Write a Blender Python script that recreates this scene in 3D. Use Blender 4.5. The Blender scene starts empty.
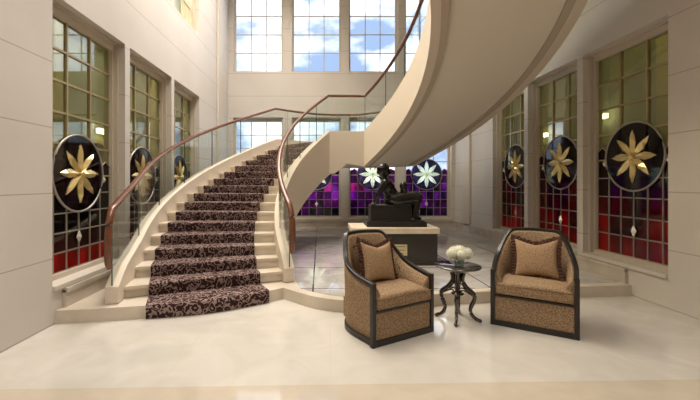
import bpy, bmesh, math, random
from math import pi, sin, cos, radians as R, sqrt, atan2
from mathutils import Vector, Matrix
random.seed(7)
S = bpy.context.scene
COL = S.collection

# ------------------------------------------------------------------ camera
cd = bpy.data.cameras.new('camera'); cam = bpy.data.objects.new('camera', cd); COL.objects.link(cam)
cam.location = (0, 0, 1.469); cam.rotation_euler = (pi/2, 0, 0)
cd.sensor_width = 36; cd.lens = 366/700*36
cd.shift_x = (350-320.2)/700; cd.shift_y = -(200-182.6)/700
cd.clip_start = .05
S.camera = cam

# ------------------------------------------------------------------ world: bright cloudy sky
W = bpy.data.worlds.new('sky'); S.world = W; W.use_nodes = True
nt = W.node_tree; nt.nodes.clear()
def N(nt, t, **k):
    n = nt.nodes.new(t)
    for a, b in k.items(): setattr(n, a, b)
    return n
out = N(nt, 'ShaderNodeOutputWorld'); bg = N(nt, 'ShaderNodeBackground')
tc = N(nt, 'ShaderNodeTexCoord'); no = N(nt, 'ShaderNodeTexNoise'); rp = N(nt, 'ShaderNodeValToRGB')
mp = N(nt, 'ShaderNodeMapping'); mp.inputs['Scale'].default_value = (1, 1, 2.2); mp.inputs['Location'].default_value = (1.9, .4, .9)
no.inputs['Scale'].default_value = 4.2; no.inputs['Detail'].default_value = 6
rp.color_ramp.elements[0].position = .40; rp.color_ramp.elements[0].color = (.20, .28, .42, 1)
rp.color_ramp.elements[1].position = .56; rp.color_ramp.elements[1].color = (.93, .96, 1, 1)
nt.links.new(tc.outputs['Generated'], mp.inputs[0]); nt.links.new(mp.outputs[0], no.inputs['Vector'])
nt.links.new(no.outputs['Fac'], rp.inputs[0]); nt.links.new(rp.outputs[0], bg.inputs[0]); nt.links.new(bg.outputs[0], out.inputs[0])
bg.inputs[1].default_value = 2.2

S.view_settings.view_transform = 'Standard'; S.view_settings.look = 'None'
S.view_settings.exposure = 0.18; S.view_settings.gamma = 1; S.view_settings.use_curve_mapping = False

def area(name, loc, rot, sx, sy, power, col, spread=180):
    l = bpy.data.lights.new(name, 'AREA'); l.shape = 'RECTANGLE'; l.size = sx; l.size_y = sy
    l.energy = power; l.color = col; l.spread = R(spread)
    o = bpy.data.objects.new(name, l); COL.objects.link(o); o.location = loc; o.rotation_euler = rot
    return o
area('atrium_fill_light', (-1.0, 6.6, 7.9), (0, R(9), 0), 2.2, 5.5, 330, (1, .925, .84), 130)  # added unseen fill that lights the atrium from above
area('gallery_fill_light', (-1.3, 2.4, 4.68), (0, 0, 0), 1.2, 2.0, 40, (1, .92, .84), 130)  # added unseen fill under the gallery, brightens the foreground
area('gallery_fill_light.001', (1.4, 2.0, 4.68), (0, 0, 0), 1.2, 1.6, 24, (1, .92, .84), 110)  # second added foreground fill, no fixture behind it
area('lobby_fill_light', (.3, -1.6, 4.68), (0, 0, 0), 4, 2.0, 40, (1, .92, .84), 130)  # added unseen fill from behind the camera
area('left_corridor_fill', (-3.7, 6, 8.0), (0, 0, 0), .8, 8, 480, (1, .86, .55))  # added unseen light to brighten the corridor behind the left glass
area('right_corridor_fill', (5.0, 6, 8.0), (0, 0, 0), .8, 8, 300, (1, .86, .55))  # same added light for the corridor behind the right glass

# ------------------------------------------------------------------ materials
def mat(name, col, rough=.5, metal=0, spec=.5, coat=0, trans=0, emit=None):
    m = bpy.data.materials.new(name); m.use_nodes = True
    b = m.node_tree.nodes['Principled BSDF']
    b.inputs['Base Color'].default_value = (*col, 1); b.inputs['Roughness'].default_value = rough
    b.inputs['Metallic'].default_value = metal; b.inputs['Specular IOR Level'].default_value = spec
    b.inputs['Coat Weight'].default_value = coat; b.inputs['Transmission Weight'].default_value = trans
    return m
def noise_col(m, c1, c2, scale, lo=.35, hi=.65, detail=4, vec='Object', dist=0, bump=0):
    nt = m.node_tree; b = nt.nodes['Principled BSDF']
    tc = N(nt, 'ShaderNodeTexCoord'); n = N(nt, 'ShaderNodeTexNoise'); r = N(nt, 'ShaderNodeValToRGB')
    n.inputs['Scale'].default_value = scale; n.inputs['Detail'].default_value = detail; n.inputs['Distortion'].default_value = dist
    r.color_ramp.elements[0].position = lo; r.color_ramp.elements[0].color = (*c1, 1)
    r.color_ramp.elements[1].position = hi; r.color_ramp.elements[1].color = (*c2, 1)
    nt.links.new(tc.outputs[vec], n.inputs['Vector']); nt.links.new(n.outputs['Fac'], r.inputs[0])
    nt.links.new(r.outputs[0], b.inputs['Base Color'])
    if bump:
        bp = N(nt, 'ShaderNodeBump'); bp.inputs['Strength'].default_value = bump
        nt.links.new(n.outputs['Fac'], bp.inputs['Height']); nt.links.new(bp.outputs[0], b.inputs['Normal'])
    return r
def math_(nt, op, a, b=None):
    n = N(nt, 'ShaderNodeMath', operation=op)
    for i, v in enumerate((a, b)):
        if v is None: continue
        if isinstance(v, (int, float)): n.inputs[i].default_value = v
        else: nt.links.new(v, n.inputs[i])
    return n.outputs[0]
def mixc(nt, fac, a, b):
    n = N(nt, 'ShaderNodeMix', data_type='RGBA')
    nt.links.new(fac, n.inputs[0])
    for i, v in ((6, a), (7, b)):
        if isinstance(v, tuple): n.inputs[i].default_value = (*v, 1)
        else: nt.links.new(v, n.inputs[i])
    return n.outputs[2]

# stone wall with thin horizontal joints
def wall_mat(name, c1, c2):
    m = mat(name, c1, .55, spec=.3); r = noise_col(m, c1, c2, .9, .3, .7)
    nt = m.node_tree; b = nt.nodes['Principled BSDF']
    g = N(nt, 'ShaderNodeNewGeometry'); sp = N(nt, 'ShaderNodeSeparateXYZ'); nt.links.new(g.outputs['Position'], sp.inputs[0])
    z = math_(nt, 'ADD', sp.outputs['Z'], -.005)
    f = math_(nt, 'FRACT', math_(nt, 'DIVIDE', z, .674))
    ln = math_(nt, 'LESS_THAN', f, .017)
    nt.links.new(mixc(nt, ln, r.outputs[0], (.42, .37, .32)), b.inputs['Base Color'])
    return m
M = {}
M['wall'] = wall_mat('limestone_wall', (.60, .55, .495), (.66, .61, .555))
M['trim'] = mat('cream_stone_trim', (.62, .56, .48), .5, spec=.3)
M['frame'] = mat('painted_window_frame', (.56, .49, .40), .45)
M['ceil'] = mat('ceiling_paint', (.75, .70, .62), .8)
M['soffit'] = mat('plaster_soffit', (.80, .73, .62), .75, spec=.2)
M['band'] = mat('shaded_edge_band', (.50, .42, .33), .7, spec=.2)  # darker tone paints the shade of the bevelled soffit edge into the colour
M['stringer'] = mat('cream_stringer', (.70, .61, .50), .6, spec=.3)
M['corridor'] = mat('corridor_wall', (.40, .42, .27), .7)
noise_col(M['corridor'], (.34, .37, .29), (.50, .51, .40), 1.3)
M['streak'] = mat('corridor_reflection_streak', (.72, .64, .38), .6)  # pale yellow stands in for reflections in the side glass
M['base'] = mat('base_stone', (.58, .50, .42), .35); noise_col(M['base'], (.50, .43, .36), (.62, .55, .46), 3)

def marble(name, c1, c2, rough, tile=None, joint=(.3, .27, .22), scale=2.2, rot=0, jw=.004, border=None, off=(0, 0), vein=None):
    m = mat(name, c1, rough, spec=.5)
    nt = m.node_tree; b = nt.nodes['Principled BSDF']
    g = N(nt, 'ShaderNodeNewGeometry')
    n = N(nt, 'ShaderNodeTexNoise'); n.inputs['Scale'].default_value = scale; n.inputs['Detail'].default_value = 8; n.inputs['Distortion'].default_value = 1.2
    nt.links.new(g.outputs['Position'], n.inputs['Vector'])
    r = N(nt, 'ShaderNodeValToRGB'); r.color_ramp.elements[0].position = .3; r.color_ramp.elements[1].position = .7
    r.color_ramp.elements[0].color = (*c1, 1); r.color_ramp.elements[1].color = (*c2, 1)
    nt.links.new(n.outputs['Fac'], r.inputs[0]); colr = r.outputs[0]
    if vein:
        n2 = N(nt, 'ShaderNodeTexNoise'); n2.inputs['Scale'].default_value = 1.1; n2.inputs['Detail'].default_value = 9; n2.inputs['Distortion'].default_value = 2.5
        nt.links.new(g.outputs['Position'], n2.inputs['Vector'])
        v = math_(nt, 'LESS_THAN', math_(nt, 'ABSOLUTE', math_(nt, 'ADD', n2.outputs['Fac'], -.5)), .012)
        colr = mixc(nt, math_(nt, 'MULTIPLY', v, .3), colr, vein)
    sp = N(nt, 'ShaderNodeSeparateXYZ')
    mpn = N(nt, 'ShaderNodeMapping'); mpn.inputs['Rotation'].default_value = (0, 0, rot); mpn.inputs['Location'].default_value = (*off, 0)
    nt.links.new(g.outputs['Position'], mpn.inputs[0]); nt.links.new(mpn.outputs[0], sp.inputs[0])
    if tile:
        ls = []
        for ax, t in (('X', tile[0]), ('Y', tile[1])):
            f = math_(nt, 'FRACT', math_(nt, 'DIVIDE', math_(nt, 'ADD', sp.outputs[ax], 50), t))
            ls.append(math_(nt, 'LESS_THAN', f, jw/t*2))
        colr = mixc(nt, math_(nt, 'MAXIMUM', *ls), colr, joint)
    if border:
        gp = N(nt, 'ShaderNodeSeparateXYZ'); nt.links.new(g.outputs['Position'], gp.inputs[0])
        lim = math_(nt, 'ADD', math_(nt, 'MULTIPLY', gp.outputs['X'], .026), border[0])
        colr = mixc(nt, math_(nt, 'LESS_THAN', gp.outputs['Y'], lim), colr, mixc(nt, n.outputs['Fac'], border[1], border[2]))
    nt.links.new(colr, b.inputs['Base Color'])
    return m
M['floor'] = marble('polished_cream_marble', (.58, .545, .48), (.67, .63, .565), .055, tile=(1.25, 1.25), joint=(.62, .55, .44), rot=.026, jw=.003,
                    border=(2.66, (.50, .43, .33), (.66, .58, .47)))
M['step'] = marble('cream_step_marble', (.62, .54, .43), (.72, .64, .53), .28)
M['curb'] = marble('pale_curb_marble', (.72, .64, .51), (.80, .73, .61), .3)
M['tile'] = marble('grey_marble_tile', (.43, .40, .37), (.58, .545, .51), .045, tile=(1.12, 1.12), joint=(.08, .07, .07), rot=0, jw=.010, off=(.5, .31), vein=(.28, .25, .22))
for q_ in ('tile', 'floor'): M[q_].node_tree.nodes['Principled BSDF'].inputs['IOR'].default_value = 1.7

# carpet: tan scrolls on dark brown
m = M['carpet'] = mat('scroll_carpet', (.1, .05, .04), .95, spec=.1)
nt = m.node_tree; b = nt.nodes['Principled BSDF']
g = N(nt, 'ShaderNodeNewGeometry'); n1 = N(nt, 'ShaderNodeTexNoise'); n1.inputs['Scale'].default_value = 9; n1.inputs['Detail'].default_value = 2
nt.links.new(g.outputs['Position'], n1.inputs['Vector'])
ad = N(nt, 'ShaderNodeVectorMath', operation='MULTIPLY_ADD'); nt.links.new(n1.outputs['Color'], ad.inputs[0]); ad.inputs[1].default_value = (.22,)*3
nt.links.new(g.outputs['Position'], ad.inputs[2])
vo = N(nt, 'ShaderNodeTexVoronoi'); vo.inputs['Scale'].default_value = 9.5; nt.links.new(ad.outputs[0], vo.inputs['Vector'])
s = math_(nt, 'SINE', math_(nt, 'MULTIPLY', vo.outputs['Distance'], 17))
fr = N(nt, 'ShaderNodeValToRGB'); fr.color_ramp.elements[0].position = .56; fr.color_ramp.elements[1].position = .80
fr.color_ramp.elements[0].color = (.040, .019, .018, 1); fr.color_ramp.elements[1].color = (.31, .225, .20, 1)
nt.links.new(math_(nt, 'ADD', math_(nt, 'MULTIPLY', s, .5), .5), fr.inputs[0]); nt.links.new(fr.outputs[0], b.inputs['Base Color'])

# glass
def thin_glass(name, tint, gloss=.08, rough=0.0, diffuse=0, dcol=(1, 1, 1), vary=None, vscale=3):
    m = bpy.data.materials.new(name); m.use_nodes = True; nt = m.node_tree; nt.nodes.clear()
    o = N(nt, 'ShaderNodeOutputMaterial'); t = N(nt, 'ShaderNodeBsdfTransparent'); gl = N(nt, 'ShaderNodeBsdfGlossy')
    t.inputs[0].default_value = (*tint, 1); gl.inputs['Roughness'].default_value = rough
    if vary:
        tc = N(nt, 'ShaderNodeNewGeometry'); n = N(nt, 'ShaderNodeTexNoise'); n.inputs['Scale'].default_value = vscale; n.inputs['Detail'].default_value = 3
        mm = N(nt, 'ShaderNodeMapping'); mm.inputs['Scale'].default_value = (1.6, 1.6, .55)
        nt.links.new(tc.outputs['Position'], mm.inputs[0]); nt.links.new(mm.outputs[0], n.inputs['Vector'])
        r = N(nt, 'ShaderNodeValToRGB'); r.color_ramp.elements[0].position = .38; r.color_ramp.elements[1].position = .64
        r.color_ramp.elements[0].color = (*tint, 1); r.color_ramp.elements[1].color = (*vary, 1)
        nt.links.new(n.outputs['Fac'], r.inputs[0]); nt.links.new(r.outputs[0], t.inputs[0])
    lw = N(nt, 'ShaderNodeLayerWeight'); lw.inputs[0].default_value = .5
    f = math_(nt, 'MINIMUM', math_(nt, 'ADD', math_(nt, 'MULTIPLY', math_(nt, 'POWER', lw.outputs['Facing'], 5.0), .9), gloss), 1.0)
    mx = N(nt, 'ShaderNodeMixShader'); nt.links.new(f, mx.inputs[0]); nt.links.new(t.outputs[0], mx.inputs[1]); nt.links.new(gl.outputs[0], mx.inputs[2])
    last = mx.outputs[0]
    if diffuse:
        d = N(nt, 'ShaderNodeBsdfTranslucent'); d.inputs[0].default_value = (*dcol, 1)
        if vary: nt.links.new(r.outputs[0], d.inputs[0])
        m2 = N(nt, 'ShaderNodeMixShader'); m2.inputs[0].default_value = diffuse
        nt.links.new(last, m2.inputs[1]); nt.links.new(d.outputs[0], m2.inputs[2]); last = m2.outputs[0]
    nt.links.new(last, o.inputs[0])
    return m
M['rail_glass'] = thin_glass('balustrade_glass', (.93, .96, .94), .05)
M['pane'] = thin_glass('clear_window_glass', (.97, .98, 1), .04)
M['side_pane'] = thin_glass('green_tinted_glass', (.66, .69, .55), .17, .02)
M['edge'] = mat('glass_edge', (.06, .12, .11), .2)
for k, (a, c) in {'violet': ((.08, .012, .12), (.40, .08, .46)), 'plum': ((.03, .006, .035), (.20, .03, .20)), 'magenta': ((.14, .012, .10), (.62, .10, .42)), 'ink': ((.006, .006, .02), (.035, .02, .06))}.items():
    M[k] = thin_glass(k+'_stained_glass', a, .07, .05, .35, c, vary=c)
for k, (a, c) in {'crimson': ((.40, .01, .015), (.78, .03, .06)), 'maroon': ((.16, .006, .02), (.46, .02, .06)), 'wine': ((.07, .005, .02), (.26, .012, .07)), 'night': ((.008, .004, .012), (.05, .01, .05))}.items():
    M[k] = thin_glass(k+'_stained_glass', a, .10, .05, .35, c, vary=c)
M['came'] = mat('lead_came', (.42, .36, .30), .35, .6)
M['brass'] = mat('brass_muntin', (.45, .36, .20), .35, .6)
M['ring'] = mat('medallion_ring', (.34, .31, .28), .35, .5)
M['petal_white'] = thin_glass('pale_petal_glass', (.60, .64, .42), .06, .05, .6, (.95, 1, .72))
M['petal_gold'] = mat('gold_petal_glass', (.74, .58, .25), .16, .45, coat=.6)
M['crystal'] = mat('crystal_bevel', (.85, .85, .75), .08, .5, coat=1)

def wood(name, a, b_, rough=.25, coat=.3):
    m = mat(name, a, rough, coat=coat); nt = m.node_tree; b = nt.nodes['Principled BSDF']
    tc = N(nt, 'ShaderNodeTexCoord'); mpp = N(nt, 'ShaderNodeMapping'); mpp.inputs['Scale'].default_value = (3, 3, 14)
    n = N(nt, 'ShaderNodeTexNoise'); n.inputs['Scale'].default_value = 2.5; n.inputs['Detail'].default_value = 5
    r = N(nt, 'ShaderNodeValToRGB'); r.color_ramp.elements[0].color = (*a, 1); r.color_ramp.elements[1].color = (*b_, 1)
    nt.links.new(tc.outputs['Object'], mpp.inputs[0]); nt.links.new(mpp.outputs[0], n.inputs['Vector']); nt.links.new(n.outputs['Fac'], r.inputs[0]); nt.links.new(r.outputs[0], b.inputs['Base Color'])
    return m
M['rail'] = wood('mahogany_rail', (.11, .035, .018), (.20, .072, .034), .25)
M['ebony'] = wood('ebonised_wood', (.010, .008, .007), (.018, .013, .010), .35, .1)
M['tabletop'] = mat('polished_tabletop', (.02, .014, .012), .04, coat=1); M['tabletop'].node_tree.nodes['Principled BSDF'].inputs['IOR'].default_value = 2.2
M['table'] = wood('dark_walnut', (.016, .009, .006), (.045, .022, .013), .07, 1.0)
M['pedwood'] = wood('dark_pedestal_panel', (.030, .028, .024), (.045, .040, .034), .35, .2)
M['pedtop'] = mat('cream_pedestal_top', (.78, .66, .48), .35); noise_col(M['pedtop'], (.70, .57, .40), (.82, .71, .54), 4)
M['plaque'] = mat('pale_brass_plaque', (.80, .68, .42), .3, .4)
M['ink_line'] = mat('engraved_lines', (.20, .14, .07), .5)
M['bronze'] = mat('dark_bronze', (.022, .019, .016), .20, .65, coat=.35); 
M['bronze_base'] = mat('dark_bronze_base', (.030, .027, .024), .38, .4)
# spotted fabric
def spotted(name, base, lite, dark):
    m = mat(name, base, .85, spec=.2); nt = m.node_tree; b = nt.nodes['Principled BSDF']
    tc = N(nt, 'ShaderNodeTexCoord'); v = N(nt, 'ShaderNodeTexVoronoi'); v.inputs['Scale'].default_value = 85
    r = N(nt, 'ShaderNodeValToRGB'); e = r.color_ramp.elements
    e[0].position = .18; e[0].color = (*dark, 1); e[1].position = .62; e[1].color = (*lite, 1); k = r.color_ramp.elements.new(.38); k.color = (*base, 1)
    nt.links.new(tc.outputs['Object'], v.inputs['Vector']); nt.links.new(v.outputs['Distance'], r.inputs[0]); nt.links.new(r.outputs[0], b.inputs['Base Color'])
    bp = N(nt, 'ShaderNodeBump'); bp.inputs['Strength'].default_value = .25; bp.inputs['Distance'].default_value = .004
    nt.links.new(v.outputs['Distance'], bp.inputs['Height']); nt.links.new(bp.outputs[0], b.inputs['Normal'])
    return m
M['fabric'] = spotted('spotted_tan_fabric', (.265, .170, .095), (.36, .25, .15), (.13, .075, .038))
M['pillow'] = spotted('pillow_fabric', (.33, .21, .115), (.38, .255, .15), (.22, .13, .065))
M['fringe'] = mat('brown_fringe', (.115, .045, .025), .9); noise_col(M['fringe'], (.045, .017, .011), (.12, .05, .028), 90)
M['button'] = mat('dark_button', (.14, .075, .035), .7)
M['floret'] = mat('white_floret', (.88, .86, .74), .6); noise_col(M['floret'], (.78, .78, .55), (.95, .93, .86), 25)
M['leaf'] = mat('green_leaf', (.08, .17, .05), .5)
M['vase'] = thin_glass('vase_glass', (.80, .88, .86), .12)

# ------------------------------------------------------------------ mesh helpers
class MB:
    def __init__(s): s.v = []; s.f = []; s.m = []; s.sm = []
    def face(s, idx, mi=0, sm=False): s.f.append(tuple(idx)); s.m.append(mi); s.sm.append(sm)
    def add(s, vs, fs, mi=0, sm=False):
        o = len(s.v); s.v += [tuple(p) for p in vs]
        for f in fs: s.face([i+o for i in f], mi, sm)
    def box(s, x0, x1, y0, y1, z0, z1, mi=0, T=None):
        vs = [(x, y, z) for z in (z0, z1) for y in (y0, y1) for x in (x0, x1)]
        if T: vs = [T(*p) for p in vs]
        s.add(vs, [(0, 2, 3, 1), (4, 5, 7, 6), (0, 1, 5, 4), (2, 6, 7, 3), (0, 4, 6, 2), (1, 3, 7, 5)], mi)
    def rings(s, rings, closed=True, caps=True, mi=0, sm=True, loop=False):
        n = len(rings[0]); o = len(s.v)
        for r in rings: s.v += [tuple(p) for p in r]
        K = len(rings)
        for i in range(K if loop else K-1):
            for j in range(n if closed else n-1):
                a = o+i*n+j; b = o+i*n+(j+1) % n; i2 = (i+1) % K; c = o+i2*n+(j+1) % n; d = o+i2*n+j
                s.face((a, b, c, d), mi, sm)
        if caps and not loop and closed:
            s.face([o+j for j in range(n)][::-1], mi); s.face([o+(K-1)*n+j for j in range(n)], mi)
    def tube(s, pts, rad, n=10, mi=0, sx=1, sy=1, caps=True, loop=False, sm=True):
        pts = [Vector(p) for p in pts]; K = len(pts)
        if not hasattr(rad, '__len__'): rad = [rad]*K
        rs = []
        for i, p in enumerate(pts):
            a = pts[(i-1) % K] if (i or loop) else p; b = pts[(i+1) % K] if (i < K-1 or loop) else p
            t = (b-a).normalized(); up = Vector((0, 0, 1))
            if abs(t.z) > .95: up = Vector((0, 1, 0))
            u = t.cross(up).normalized(); w = u.cross(t).normalized()
            rs.append([p+u*rad[i]*sx*cos(2*pi*k/n)+w*rad[i]*sy*sin(2*pi*k/n) for k in range(n)])
        s.rings(rs, mi=mi, caps=caps, loop=loop, sm=sm)
    def lathe(s, prof, c=(0, 0, 0), n=32, mi=0, sm=True):
        s.rings([[(c[0]+r*cos(2*pi*k/n), c[1]+r*sin(2*pi*k/n), c[2]+z) for k in range(n)] for r, z in prof], mi=mi, sm=sm)
    def ball(s, c, r, n=10, m=7, mi=0, sc=(1, 1, 1), rot=None):
        rs = []
        for i in range(1, m):
            a = pi*i/m
            rs.append([(sin(a)*cos(2*pi*k/n), sin(a)*sin(2*pi*k/n), -cos(a)) for k in range(n)])
        o = len(s.v)
        def tr(p):
            q = Vector((p[0]*sc[0]*r, p[1]*sc[1]*r, p[2]*sc[2]*r))
            if rot: q = rot @ q
            return tuple(Vector(c)+q)
        rs2 = [[tr(p) for p in q] for q in rs]
        s.rings(rs2, caps=False, mi=mi)
        b = len(s.v); s.v += [tr((0, 0, -1)), tr((0, 0, 1))]
        for k in range(n):
            s.face((b, o+(k+1) % n, o+k), mi, True); t0 = o+(m-2)*n
            s.face((b+1, t0+k, t0+(k+1) % n), mi, True)
    def prism(s, poly, z0, z1, mi=0, mt=None):
        o = len(s.v); n = len(poly)
        s.v += [(x, y, z0) for x, y in poly]+[(x, y, z1) for x, y in poly]
        s.face([o+i for i in range(n)][::-1], mi); s.face([o+n+i for i in range(n)], mi if mt is None else mt)
        for i in range(n): s.face((o+i, o+(i+1) % n, o+n+(i+1) % n, o+n+i), mi)
    def build(s, name, mats, parent=None, loc=(0, 0, 0), rz=0, bevel=0, subsurf=0, tri=False):
        me = bpy.data.meshes.new(name); me.from_pydata(s.v, [], s.f)
        if not isinstance(mats, (list, tuple)): mats = [mats]
        for m in mats: me.materials.append(m)
        me.polygons.foreach_set('material_index', s.m); me.polygons.foreach_set('use_smooth', s.sm)
        bm = bmesh.new(); bm.from_mesh(me); bmesh.ops.recalc_face_normals(bm, faces=bm.faces)
        if tri: bmesh.ops.triangulate(bm, faces=bm.faces)
        bm.to_mesh(me); bm.free(); me.update()
        o = bpy.data.objects.new(name, me); COL.objects.link(o); o.location = loc; o.rotation_euler = (0, 0, rz)
        if parent: o.parent = parent
        if bevel:
            d = o.modifiers.new('b', 'BEVEL'); d.width = bevel; d.segments = 2; d.limit_method = 'ANGLE'
        if subsurf:
            d = o.modifiers.new('s', 'SUBSURF'); d.levels = subsurf; d.render_levels = subsurf
        return o
def tag(o, label=None, cat=None, group=None, kind=None):
    for k, v in (('label', label), ('category', cat), ('group', group), ('kind', kind)):
        if v: o[k] = v
    return o
def empty(name, loc, rz, label, cat, group=None):
    o = bpy.data.objects.new(name, None); COL.objects.link(o); o.location = loc; o.rotation_euler = (0, 0, rz); o.empty_display_size = .1
    return tag(o, label, cat, group)
def struct(o): o['kind'] = 'structure'; return o

# ------------------------------------------------------------------ room
XL, XR, YB, YF, ZC = -2.75, 4.04, 10.95, -4.0, 8.2
TH = .30
def mapL(u, w, z): return (XL-w, u, z)       # u = depth in the room, w = outward
def mapR(u, w, z): return (XR+w, u, z)
def mapB(u, w, z): return (u, YB+w, z)
def mapF(u, w, z): return (u, YF-w, z)
def wall(name, T, u0, u1, ops, z0=0, z1=ZC):
    mb = MB(); us = sorted({u0, u1, *[o[0] for o in ops], *[o[1] for o in ops]})
    for a, b in zip(us[:-1], us[1:]):
        mid = (a+b)/2; hs = sorted([(o[2], o[3]) for o in ops if o[0] < mid < o[1]])
        z = z0
        for h0, h1 in hs:
            mb.box(a, b, 0, TH, z, h0, T=lambda u, w, zz: T(u, w, zz)); z = h1
        mb.box(a, b, 0, TH, z, z1, T=lambda u, w, zz: T(u, w, zz))
    return struct(mb.build(name, M['wall']))
ZL0, ZL1, ZU0, ZU1 = .40, 3.42, 4.79, 7.75
WL = [(3.76, 5.16), (5.29, 6.77), (6.90, 8.33)]
WR = [(4.25, 5.63), (5.755, 7.12), (7.25, 8.57)]
WB = [(-2.61, -1.12), (-.85, .63), (.86, 2.33), (2.55, 3.92)]
wall('wall_left', mapL, YF, YB+TH, [(a, b, ZL0, ZL1) for a, b in WL]+[(a, b, ZU0, ZU1) for a, b in WL])
wall('wall_right', mapR, YF, YB+TH, [(a, b, ZL0, ZL1) for a, b in WR])
wall('wall_back', mapB, XL, XR, [(a, b, ZL0, ZL1) for a, b in WB]+[(a, b, ZU0, ZU1) for a, b in WB])
wall('wall_front', mapF, XL-TH, XR+TH, [])
mb = MB(); mb.box(XL-1.6, XR+1.6, YF-TH, YB+TH, ZC, ZC+.2); struct(mb.build('ceiling', M['ceil']))
mb = MB(); mb.box(XL-1.6, XR+1.6, YF-TH, YB+TH, -.2, 0); struct(mb.build('floor', M['floor']))

# corridors seen through the tinted side windows
for nm, T in (('wall_left_corridor', mapL), ('wall_right_corridor', mapR)):
    mb = MB(); mb.box(YF, YB+TH, 1.45, 1.6, 0, ZC, T=T); mb.box(YB+.1, YB+TH, .3, 1.6, 0, ZC, T=T); mb.box(YF-TH, YF, .3, 1.6, 0, ZC, T=T)
    for u in (2.2, 3.9, 5.6, 7.3, 9.0): mb.box(u, u+.22, 1.3, 1.45, 0, ZC, 1, T=T)  # added uprights imitate vertical reflected stripes in the glass
    for z in (2.2, 4.0, 6.2): mb.box(YF, YB, 1.38, 1.45, z, z+.12, 1, T=T)
    struct(mb.build(nm, [M['corridor'], M['streak']]))

# raised platform one step up, curved front edge
def catmull(P, n=8):
    o = []
    for i in range(len(P)-1):
        p0 = P[max(i-1, 0)]; p1 = P[i]; p2 = P[i+1]; p3 = P[min(i+2, len(P)-1)]
        for k in range(n):
            t = k/n
            o.append(tuple(.5*((2*b)+(-a+c)*t+(2*a-5*b+4*c-d)*t*t+(-a+3*b-3*c+d)*t**3) for a, b, c, d in zip(p0, p1, p2, p3)))
    o.append(tuple(P[-1])); return o
ZP = .14
edge1 = catmull([(XL, 3.80), (-2.35, 3.86), (-1.88, 3.96), (-1.25, 4.13), (-.66, 4.48), (-.47, 4.63)])
edge2 = catmull([(-.47, 4.63), (-.27, 4.44), (0, 4.23), (.35, 4.12), (.8, 4.17), (1.38, 4.36), (1.9, 4.45), (2.9, 4.62), (XR, 4.75)])
edge = edge1+edge2[1:]
mb = MB(); mb.prism(edge+[(XR, YB), (XL, YB)], .0, ZP); struct(tag(mb.build('platform', M['step']), None))
def inset(poly, d):
    o = []
    for i, p in enumerate(poly):
        a = poly[max(i-1, 0)]; b = poly[min(i+1, len(poly)-1)]; t = Vector((b[0]-a[0], b[1]-a[1])).normalized()
        o.append((p[0]-t.y*d, p[1]+t.x*d))
    return o
e2 = [p for p in inset(edge2, .13) if p[0] > -.26 and p[0] < XR-.02]
mb = MB(); mb.prism([(-.30, 4.80)]+e2+[(XR, 4.88), (XR, YB), (-1.9, YB), (-.95, 8.2), (-.62, 6.2)], ZP, ZP+.004)
struct(mb.build('platform_tile_floor', M['tile']))

# baseboards, ledges and pilaster trims
for nm, T, a, b in (('baseboard_left', mapL, 3.9, YB), ('baseboard_right', mapR, 4.8, YB), ('baseboard_back', mapB, XL, XR)):
    mb = MB(); mb.box(a, b, -.045, 0, ZP, .32, T=T); mb.box(a, b, -.06, 0, .30, .345, T=T)
    struct(mb.build(nm, M['base']))
tn = 1
for T, a, b in ((mapL, 9.72, 10.22), (mapR, 9.78, 10.22)):
    mb = MB(); mb.box(a, b, -.06, 0, ZP, ZC, T=T); struct(mb.build('trim_%d' % tn, M['trim'], bevel=.01)); tn += 1

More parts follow.
